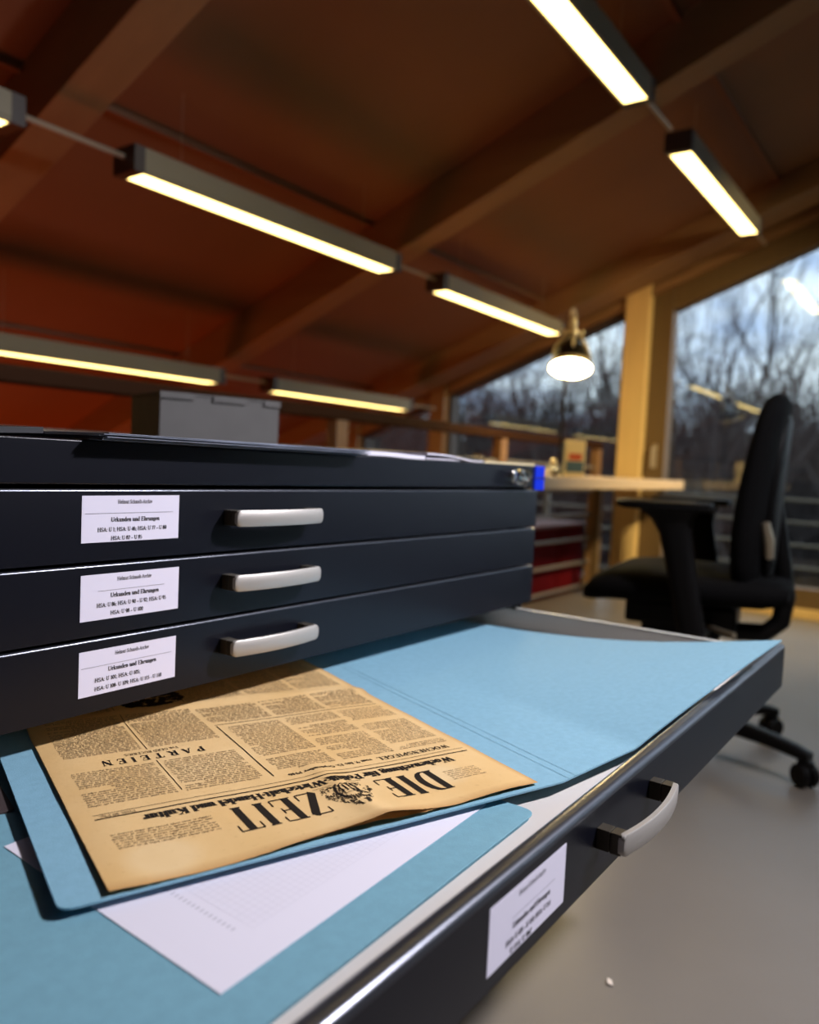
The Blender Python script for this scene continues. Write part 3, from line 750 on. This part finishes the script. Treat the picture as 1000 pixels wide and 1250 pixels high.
for (a, b) in ((.012, .066), (.072, .128), (.134, .190)):
    body(a, .128, b, .254, gap_p=.06, ragged=.004)
nrect(.012, .259, .198, .2598)
for (a, b) in ((.012, .066), (.072, .128), (.134, .198)):
    body(a, .268, b, .318, .0034, .0018); body(a, .345, b, .480, .0034, .0018)
body(.278, .345, .345, .48, .0034, .0018)
nrect(.2005, .345, .2012, .48); nrect(.2738, .345, .2744, .48)
# dark irregular blotches near the fold
for k in range(260):
    a = rnd.uniform(0, 2*PI); rr = math.sqrt(rnd.random()); cu = .232+.036*rr*math.cos(a); cv = .372+.026*rr*math.sin(a)
    s_ = rnd.uniform(.0015, .005); ink([(cu+s_*math.cos(q*PI/3+a), cv+s_*math.sin(q*PI/3+a)*.8) for q in range(6)], 1, False)
# printed crest between the two masthead words: shield, crown, supporters and leafy mantling
def crest(x, y): return (.159+x*.0225, .0745-y*.046)
def cline(pts, w): 
    for p in stroke_poly([crest(*q) for q in pts], w, w*.55): ink(p)
for sgn in (-1, 1):
    cline([(0, .05), (sgn*.16, .12), (sgn*.20, .46), (0, .46)], .0011)
    for k in range(150):
        t = rnd.random(); yy = .02+.95*t; half = (.98*(1-(max(0, yy-.25)/.78)**1.5)) if yy > .25 else .72+.9*yy
        xx = sgn*rnd.uniform(.12, max(.14, half)); L = rnd.uniform(.05, .13); a = rnd.uniform(-1, 1)+(PI/3 if sgn > 0 else 2*PI/3); cu = rnd.choice((-1, 1))*.9
        cline([(xx, yy), (xx+L*.5*math.cos(a), yy+L*.5*math.sin(a)), (xx+L*.8*math.cos(a+cu), yy+L*.8*math.sin(a+cu))], rnd.uniform(.0004, .0009))
    cline([(sgn*.30, .10), (sgn*.42, .34), (sgn*.34, .56), (sgn*.22, .60)], .0018); cline([(sgn*.30, .10), (sgn*.5, .06)], .0013)
    cline([(sgn*.22, .38), (sgn*.38, .44)], .0012)
    for k in range(3): cline([(sgn*.10*k, .62), (sgn*.11*k, .78-.03*k)], .0012)
cline([(-.22, .60), (.22, .60)], .0013); cline([(0, .12), (0, .38), (.07, .38)], .0012); cline([(-.07, .3), (.07, .3)], .001)
cline([(-1.0, -.05), (-.35, .01), (.35, .01), (1.05, .0)], .0008)
o = mb.build('newspaper', ['newsprint', 'ink_news', 'ink_soft'], recalc=False)
lay = o.data.uv_layers.new(name='UVMap')
for poly in o.data.polygons:
    if poly.material_index == 0:
        for li in poly.loop_indices: lay.data[li].uv = uvs[o.data.loops[li].vertex_index]
for poly in o.data.polygons: poly.use_smooth = poly.material_index == 0
tag(o, 'yellowed old newspaper lying upside down on the open blue folder', 'newspaper')
for name, du, dv, dz, cc in (('inner_page', .0006, .0022, -.0007, 1), ('last_page', -.0020, .0045, -.0012, 2)):
    m2 = MB(); vs = []; uv2 = []
    for i in range(61):
        u = NW*i/60
        for j in range(61):
            t = j/60; v = (edge_v(u+.02*cc)*.8+.0004*math.sin(u*200))*(1-t)**6+(NL-.002)*t
            q = npos(u, v, dz*(.35+.65*min(1, nh(u, v)/.003))); d = -NE*du+NY*dv
            if v < .02: q = (q[0], q[1], min(q[2], ZM+.0008+.0012*(3-cc)/2+.3*nh(u, .03)))
            vs.append((q[0]+d.x, q[1]+d.y, q[2])); uv2.append((u, v))
    m2.add(vs, [(i*61+j, i*61+j+1, (i+1)*61+j+1, (i+1)*61+j) for i in range(60) for j in range(60)])
    c = m2.build(name, 'newsprint', o, smooth=True, recalc=False)
    ly = c.data.uv_layers.new(name='UVMap')
    for poly in c.data.polygons:
        for li in poly.loop_indices: ly.data[li].uv = uv2[c.data.loops[li].vertex_index]

# ---------------------------------------------------------------- ceiling lamps
def lamp(x0, x1, yc, zb, label):
    KL = 1.04; x0, x1, yc, zb = x0*KL, x1*KL, yc*KL, zb*KL; xm = (x0+x1)/2
    r = thing('ceiling_lamp', label, 'lamp', (xm, yc, zb), 'linear lamps under the roof')
    q = MB(); hw, hh = .054, .078
    q.box((x0, yc-hw, zb+.012), (x1, yc+hw, zb+hh)).box((x0, yc-hw, zb), (x1, yc-hw+.012, zb+.012)).box((x0, yc+hw-.012, zb), (x1, yc+hw, zb+.012))
    q.build('housing', 'lamp_body', r, bevel=.002)
    for xa, xb in ((x0-.008, x0+.03), (x1-.03, x1+.008)):
        MB().box((xa, yc-hw-.001, zb-.001), (xb, yc+hw+.001, zb+hh+.001)).build('end_cap', 'lamp_cap', r, bevel=.002)
    MB().box((x0+.032, yc-hw+.014, zb+.002), (x1-.032, yc+hw-.014, zb+.0115)).build('diffuser', 'glow', r)['label'] = 'glowing warm white diffuser'
    for xx in (x0+.2, x1-.2):
        MB().tube([(xx, yc, zb+hh-.002), (xx, yc, roof(CC, yc)+.01)], .0007, 6).build('suspension_wire', 'rod', r)
    q = MB().tube([(x1+.006, yc, zb+hh*.62), (x1+.20, yc, zb+hh*.62), (x1+.36, yc, zb+hh*.62)], .009, 8)
    q.build('connecting_rod', 'rod', r)
    return r
xs = [(-.19, 1.045), (1.375, 2.645), (2.99, 4.27)]
lamp(*xs[1], 1.013, 1.26, 'big bright linear lamp cut off by the top edge of the photo')
lamp(2.67+.42, 4.32, 1.013, 1.26, 'short looking linear lamp hanging right above the brown door frame')
lamp(*xs[0], 2.05, .80, 'grey lamp housing end cut by the left edge of the frame')
lamp(*xs[1], 2.05, .80, 'long linear lamp with a pale housing across the left of the ceiling')
lamp(*xs[2], 2.05, .80, 'linear lamp pointing at the black desk lamp')
lamp(*xs[1], 3.12, .357, 'linear lamp at the left above the grey archive box')
lamp(*xs[2], 3.12, .357, 'lowest linear lamp, just right of the grey archive box')

# ---------------------------------------------------------------- gallery railing
rl = thing('gallery_railing', 'railing with dark wooden handrail and horizontal rods behind the desk', 'railing', (2.5, 1.97, -.77))
MB().box((X0, 1.94, .155), (4.84, 2.00, .20)).build('handrail', 'rail_wood', rl, bevel=.008)
for k in range(6):
    z = -.72+.1515*k; MB().tube([(X0, 1.97, z), (4.84, 1.97, z)], .0105, 8).build('rod', 'grey_steel', rl)
for k in range(3):
    x = 4.80-1.27*k
    MB().box((x-.035, 1.945, -.77), (x+.035, 1.995, .155)).build('railing_post', 'beam', rl, bevel=.003)

# ---------------------------------------------------------------- desk and what stands on it
DT = -.020
dk = thing('desk', 'beech desk with a thick pale top in front of the railing', 'desk', (3.3, 1.66, -.77))
MB().box((1.75, 1.40, DT-.055), (4.80, 1.92, DT)).build('tabletop', 'desk_wood', dk, bevel=.004)
for x in (1.85, 4.62):
    for y in (1.47, 1.86):
        MB().box((x-.025, y-.02, -.77), (x+.025, y+.02, DT-.055)).build('leg', 'frame_brown', dk, bevel=.003)
# desk lamp
lx, ly = 3.48, 1.61
dl = thing('desk_lamp', 'desk lamp with a black bell shade and polished ribs, lit', 'lamp', (lx, ly, DT))
MB().lathe([(.001, 0), (.07, 0), (.07, .012), (.06, .022), (.02, .026), (.014, .035)], 32, Matrix.Translation((lx, ly, DT))).build('base', 'lamp_black', dl, smooth=True)
MB().tube([(lx, ly, DT+.03), (lx, ly, .50)], .009, 12).build('pole', 'lamp_black', dl, smooth=True)
hc = Vector((lx-.01, ly-.03, .50))
A = Matrix.Translation(hc) @ Matrix.Rotation(math.radians(24), 4, Vector((-.58, .81, 0)).cross(Vector((0, 0, 1))).cross(Vector((0, 0, 1))) if False else Vector((-.41, .91, 0))) @ Matrix.Diagonal((.92, .92, 1.18, 1))
MB().lathe([(.108, -.012), (.112, -.012), (.112, .0), (.104, .012), (.096, .03), (.085, .055), (.066, .085), (.046, .105), (.030, .113), (.028, .14), (.018, .15), (.006, .152), (.026, .10), (.060, .078), (.088, .035), (.103, .004)], 32, A, cap=False).build('lamp_shade', 'lamp_black', dl, smooth=True)
MB().lathe([(.109, -.014), (.116, -.012), (.117, .0), (.110, .006), (.106, .0)], 32, A, cap=False).build('rim', 'brass_steel', dl, smooth=True)
MB().lathe([(.002, -.018), (.05, -.015), (.106, -.006), (.105, -.002), (.002, -.006)], 32, A, cap=False).build('glass', 'shade_glow', dl, smooth=True)['label'] = 'bright lit lamp glass'
for k in range(4):
    q = MB(); a = k*PI/2+.5
    pr = [(.036, .158), (.050, .135), (.062, .112), (.080, .085), (.098, .045)]
    q.tube([A @ Vector((r_*math.cos(a), r_*math.sin(a), z_)) for r_, z_ in pr], [.008, .009, .011, .009, .005], 8)
    q.build('rib', 'brass_steel', dl, smooth=True)
MB().lathe([(.002, .145), (.030, .145), (.036, .155), (.030, .170), (.018, .175), (.016, .195), (.022, .205), (.014, .222), (.002, .224)], 20, A, cap=False).build('neck', 'brass_steel', dl, smooth=True)
MB().tube([A @ Vector((.040*math.cos(t*PI/12)*.9, 0, .215+.055*math.sin(t*PI/12))) for t in range(13)], .006, 8).build('loop', 'brass_steel', dl, smooth=True)
for k in range(4):
    a = k*PI/2+.5
    MB().lathe([(.001, -.010), (.009, -.006), (.010, 0), (.009, .006), (.001, .010)], 10, A @ Matrix.Translation((.052*math.cos(a), .052*math.sin(a), .165))).build('screw_knob', 'brass_steel', dl, smooth=True)
# carton
A = Matrix.Translation((3.375, 1.49, DT)) @ Matrix.Rotation(-1.05, 4, 'Z')
ct = thing('carton', 'small cream carton with red and blue print under the desk lamp', 'carton', (3.375, 1.49, DT))
q = MB(); q.box((-.045, -.03, 0), (.045, .03, .165), 0, A); q.build('body', 'cream_card', ct, bevel=.002)
MB().box((-.028, -.0312, .075), (.030, -.0302, .105), 0, A).build('red_print', 'red_print', ct)
MB().box((-.040, -.0312, .020), (.040, -.0302, .070), 0, A).build('blue_print', 'blue_print', ct)
MB().box((-.0462, -.029, .005), (-.0452, .029, .16), 0, A).build('side_panel', 'teal_side', ct)
# tape dispenser, block of notes
A = Matrix.Translation((3.22, 1.52, DT)) @ Matrix.Rotation(.3, 4, 'Z')
td = thing('tape_dispenser', 'low black tape dispenser on the desk left of the carton', 'tape dispenser', (3.22, 1.52, DT))
MB().prism([(-.08, 0), (.08, 0), (.08, .018), (.045, .022), (.03, .045), (-.03, .045), (-.06, .022), (-.08, .03)], lambda p: A @ Vector((p[0], -.025, p[1])), lambda p: A @ Vector((p[0], .025, p[1]))).build('body', 'lamp_black', td, bevel=.003)
MB().lathe([(.014, -.01), (.03, -.01), (.03, .01), (.014, .01)], 20, A @ Matrix.Translation((0, 0, .045)) @ Matrix.Rotation(PI/2, 4, 'X'), cap=False).build('tape_roll', 'cream_card', td, smooth=False)
mb = MB(); mb.box((3.0, 1.47, DT), (3.10, 1.56, DT+.03)); tag(mb.build('note_block', 'cream_card', bevel=.002), 'cream note block on the desk just past the chest end', 'note block')
# books and trays on the desk behind the chest
mb = MB(); mb.box((2.03, 1.62, DT), (2.42, 1.84, DT+.062)); tag(mb.build('document_box', 'cream_card', bevel=.003), 'flat yellowish box on the desk behind the white papers', 'box')
q = MB(); q.box((2.46, 1.60, DT), (2.74, 1.80, DT+.052)).box((2.45, 1.59, DT+.052), (2.75, 1.81, DT+.060)); tag(q.build('binder', 'lamp_black', bevel=.003), 'black binder lying on the desk between yellow box and folding rule', 'binder')
q = MB(); A = Matrix.Translation((2.86, 1.6, DT)); q.prism([(-.10, .064), (-.10, .072), (.16, .008), (.16, 0)], lambda p: (2.80+p[0], 1.60, DT+p[1]), lambda p: (2.80+p[0], 1.63, DT+p[1]))
tag(q.build('wooden_ruler', 'pine', bevel=.001), 'pale wooden ruler leaning on the black binder', 'ruler')

# red storage chest behind the rods
rb = thing('storage_box', 'dark red storage box, its lit top coloured paler, behind the railing rods', 'box', (4.5, 2.2, -.77))
MB().box((4.02, 2.03, -.77), (4.44, 2.38, -.345)).build('body', 'red_fabric', rb, bevel=.008)
MB().box((4.45, 2.03, -.77), (4.84, 2.38, -.345)).build('body', 'red_fabric', rb, bevel=.008)
MB().box((4.01, 2.02, -.345), (4.85, 2.39, -.325)).build('lid', 'lit_red_top', rb, bevel=.004)
q = MB(); q.lathe([(.002, 0), (.035, 0), (.035, .10), (.02, .12), (.012, .125), (.012, .15), (.002, .15)], 16, Matrix.Translation((4.14, 2.12, -.325)))
tag(q.build('black_bottle', 'lamp_black', smooth=True), 'small black bottle standing on the dark red box', 'bottle')

# ---------------------------------------------------------------- office chair
CA = math.radians(9); CC2 = Vector((2.26, .61, -.77))
KM = Matrix.Translation(CC2) @ Matrix.Rotation(CA, 4, 'Z')
def T(p): return KM @ Vector(p)
ch = thing('office_chair', 'black swivel office chair with armrests facing the desk', 'chair', tuple(CC2))
def loft(rings, caps=True):
    n = len(rings[0]); vs = [T(p) for r in rings for p in r]; fs = []
    for i in range(len(rings)-1):
        for j in range(n): fs.append((i*n+j, i*n+(j+1) % n, (i+1)*n+(j+1) % n, (i+1)*n+j))
    if caps: fs += [tuple(range(n))[::-1], tuple((len(rings)-1)*n+j for j in range(n))]
    return MB().add(vs, fs)
def rrect(w, h, r=.35, n=16):
    out = []
    for i in range(n):
        a = 2*PI*(i+.5)/n; c, s = math.cos(a), math.sin(a); p = 2/ (2/(r*8)) if False else 4
        k = (abs(c)**p+abs(s)**p)**(-1/p); out.append((w/2*c*k, h/2*s*k))
    return out
# seat: rings along y
rings = []
for (y, z, w, t) in ((-.25, .487, .30, .03), (-.24, .485, .42, .06), (-.18, .482, .47, .085), (0, .478, .49, .095), (.12, .476, .50, .098), (.20, .470, .49, .092), (.245, .455, .47, .075), (.268, .442, .40, .045), (.272, .438, .30, .02)):
    rings.append([(x, y, z+zz) for x, zz in rrect(w, t)])
loft(rings).build('seat', 'chair_fabric', ch, smooth=True)
# backrest: rings up z, wrapped forwards at the sides
rings = []
for (z, y, w, t) in ((.455, -.150, .30, .025), (.475, -.150, .38, .055), (.56, -.148, .44, .07), (.64, -.150, .46, .072), (.74, -.158, .46, .070), (.85, -.172, .45, .064), (.93, -.184, .43, .058), (.975, -.192, .39, .048), (.992, -.196, .32, .022)):
    rings.append([(x, y+yy+.55*(x*x), z) for x, yy in rrect(w, t)])
loft(rings).build('backrest', 'chair_fabric', ch, smooth=True)
q = MB(); q.tube([T(p) for p in ((0, -.02, .365), (0, -.12, .352), (0, -.19, .358), (0, -.225, .392), (0, -.234, .46), (0, -.214, .57), (0, -.196, .67), (0, -.188, .73), (0, -.186, .76))], [.026, .026, .026, .026, .026, .026, .024, .020, .014], 10)
q.build('back_frame', 'chair_plastic', ch, smooth=True)
rings = []
for (z, y, w, t) in ((.50, -.188, .20, .02), (.56, -.190, .26, .03), (.70, -.192, .28, .034), (.84, -.200, .26, .032), (.93, -.206, .20, .026), (.95, -.206, .14, .014)):
    rings.append([(x, y+yy+.5*x*x, z) for x, yy in rrect(w, t)])
loft(rings).build('back_shell', 'chair_plastic', ch, smooth=True)
q = MB()
for s in (-1,):
    q.tube([T((s*.16, -.186+.012, .665)), T((s*.15, -.185, .62)), T((s*.14, -.188, .575))], [.012, .015, .013], 8)
q.build('lumbar_lever', 'chair_metal', ch, smooth=True)['label'] = 'pale lumbar lever'
# mechanism
q = MB(); q.box((-.11, -.12, .36), (.11, .17, .425), 0, KM).box((-.07, -.08, .325), (.07, .13, .36), 0, KM); q.build('mechanism', 'chair_plastic', ch, bevel=.01)
MB().tube([T(p) for p in ((-.16, -.05, .385), (-.25, -.10, .39), (-.29, -.13, .392))], .007, 8).build('lever', 'chair_metal', ch, smooth=True)
for s in (-1, 1):
    ar = MB(); rg = []
    for (y, w, t, dz) in ((-.062, .06, .012, .0), (-.055, .085, .024, 0), (.0, .095, .028, 0), (.10, .095, .027, 0), (.152, .090, .025, .001), (.172, .07, .017, .002)):
        rg.append([(s*.268+x, y, .697+dz+zz) for x, zz in rrect(w, t)])
    a = loft(rg).build('armrest', 'chair_plastic', ch, smooth=True)
    rg = []
    for (z, y, w, t) in ((.688, .045, .07, .15), (.665, .036, .055, .105), (.63, .026, .045, .080), (.55, .008, .042, .072), (.46, -.012, .042, .070), (.40, -.025, .045, .070), (.372, -.03, .045, .065)):
        rg.append([(s*.272+x, y+yy, z) for x, yy in rrect(w, t)])
    loft(rg).build('arm_post', 'chair_plastic', a, smooth=True)
    MB().box((min(s*.10, s*.29), -.062, .358), (max(s*.10, s*.29), .003, .385), 0, KM).build('arm_bracket', 'chair_plastic', a, bevel=.006)
MB().lathe([(.028, .09), (.028, .22), (.018, .225), (.018, .33)], 20, KM).build('gas_column', 'chair_plastic', ch)
q = MB(); q.lathe([(.03, .075), (.055, .08), (.058, .12), (.04, .135), (.02, .138)], 24, KM); q.build('hub', 'chair_plastic', ch, smooth=True)
for k in range(5):
    a = math.radians(-103.6-9+72*k); c, s_ = math.cos(a), math.sin(a)
    rg = []
    for (r, z, w, t) in ((.03, .105, .055, .05), (.12, .105, .050, .046), (.24, .095, .042, .036), (.31, .085, .040, .032), (.345, .078, .038, .024)):
        rg.append([(r*c-x*s_, r*s_+x*c, z+zz) for x, zz in rrect(w, t)])
    lg = loft(rg).build('base_leg', 'chair_plastic', ch, smooth=True)
    cr, ca = .335, a+1.1+.5*k
    Cc = KM @ Matrix.Translation((cr*c, cr*s_, .030)) @ Matrix.Rotation(ca, 4, 'Z')
    q = MB()
    for x in (-.014, .014):
        q.lathe([(.012, -.010), (.027, -.010), (.030, -.006), (.030, .006), (.027, .010), (.012, .010)], 20, Cc @ Matrix.Translation((x, 0, 0)) @ Matrix.Rotation(PI/2, 4, 'Y'))
    q.build('caster', 'chair_plastic', lg)
    MB().lathe([(.006, .0), (.020, .026), (.022, .036), (.010, .042), (.006, .06)], 12, Cc).build('caster_stem', 'chair_plastic', lg)

mb = MB(); A = Matrix.Translation((1.12, .385, -.7695)) @ Matrix.Rotation(.4, 4, 'Z')
mb.add([A @ Vector(p) for p in ((-.006, -.004, 0), (.006, -.003, 0), (.007, .004, .002), (-.005, .005, .001), (-.006, -.004, .001), (.006, -.003, .002), (.007, .004, .004), (-.005, .005, .003))], [(3, 2, 1, 0), (4, 5, 6, 7), (0, 1, 5, 4), (1, 2, 6, 5), (2, 3, 7, 6), (3, 0, 4, 7)])
tag(mb.build('paper_scrap', 'scrap'), 'tiny pale scrap of paper on the grey floor', 'scrap')

# ---------------------------------------------------------------- light
def area(name, loc, target, size, power, col, sy=None, spread=None):
    l = bpy.data.lights.new(name, 'AREA'); l.energy = power; l.color = col; l.size = size
    if sy: l.shape = 'RECTANGLE'; l.size_y = sy
    if spread: l.spread = spread
    o = bpy.data.objects.new(name, l); COL.objects.link(o); o.location = Vector(loc)+Vector((0, 0, H))
    o.rotation_euler = (Vector(target)-Vector(loc)).to_track_quat('-Z', 'Y').to_euler(); return o
def point(name, loc, power, col, r=.05):
    l = bpy.data.lights.new(name, 'POINT'); l.energy = power; l.color = col; l.shadow_soft_size = r
    o = bpy.data.objects.new(name, l); COL.objects.link(o); o.location = Vector(loc)+Vector((0, 0, H)); return o
# cool reading lamp over the aisle behind the photographer, lamps of the lower storey
area('aisle_lamp', (1.55, -.74, 1.20), (.62, .42, -.2), .13, 31, (.95, .93, 1.0), spread=math.radians(120))
area('warm_fill_light', (3.3, -.55, 1.45), (4.9, 1.75, -.55), .25, 19, (1, .77, .40), spread=math.radians(75))  # added warm fill without a fixture, brightens the column and desk
area('lower_storey_lamp', (1.2, 4.6, -2.9), (1.2, 4.6, 0), 3.0, 55, (1, .15, .02), 1.5)

w = bpy.data.worlds.new('dusk_sky'); SC.world = w; w.use_nodes = True; nt = w.node_tree; bg = nt.nodes['Background']
tc = nt.nodes.new('ShaderNodeTexCoord'); mp = nt.nodes.new('ShaderNodeMapping'); mp.inputs['Scale'].default_value = (3, 3, 9)
n = nt.nodes.new('ShaderNodeTexNoise'); n.inputs['Scale'].default_value = 2.2; n.inputs['Detail'].default_value = 6
r = nt.nodes.new('ShaderNodeValToRGB'); r.color_ramp.elements[0].position = .34; r.color_ramp.elements[1].position = .58
r.color_ramp.elements[0].color = (.36, .47, .68, 1); r.color_ramp.elements[1].color = (.80, .90, 1.0, 1)
nt.links.new(tc.outputs['Generated'], mp.inputs[0]); nt.links.new(mp.outputs[0], n.inputs['Vector']); nt.links.new(n.outputs['Fac'], r.inputs[0]); nt.links.new(r.outputs[0], bg.inputs[0])
bg.inputs[1].default_value = 1.9

# ---------------------------------------------------------------- camera
cd = bpy.data.cameras.new('camera'); cam = bpy.data.objects.new('camera', cd); COL.objects.link(cam); SC.camera = cam
F = 950.857
cd.sensor_fit = 'HORIZONTAL'; cd.sensor_width = 24; cd.lens = F/1000*24
Rr = [(0.58309068, -0.81099257, 0.04791983), (-0.02171208, -0.07452026, -0.99698311), (0.81211689, 0.58029112, -0.0610604)]
m3 = Matrix((Rr[0], [-a for a in Rr[1]], [-a for a in Rr[2]])).transposed()
cam.matrix_world = Matrix.Translation((0, 0, H)) @ m3.to_4x4()
cd.clip_start = .02; cd.clip_end = 300
cd.dof.use_dof = True; cd.dof.focus_distance = .69; cd.dof.aperture_fstop = 3.2; cd.dof.aperture_blades = 0

SC.view_settings.view_transform = 'Standard'; SC.view_settings.look = 'None'; SC.view_settings.gamma = 1; SC.view_settings.exposure = 0
SC.view_settings.use_curve_mapping = False
SC.cycles.use_denoising = True
SC.cycles.max_bounces = 10; SC.cycles.diffuse_bounces = 6; SC.cycles.transparent_max_bounces = 24
SC.cycles.sample_clamp_indirect = 6
for o in bpy.data.objects:
    if '_o' in o: del o['_o']
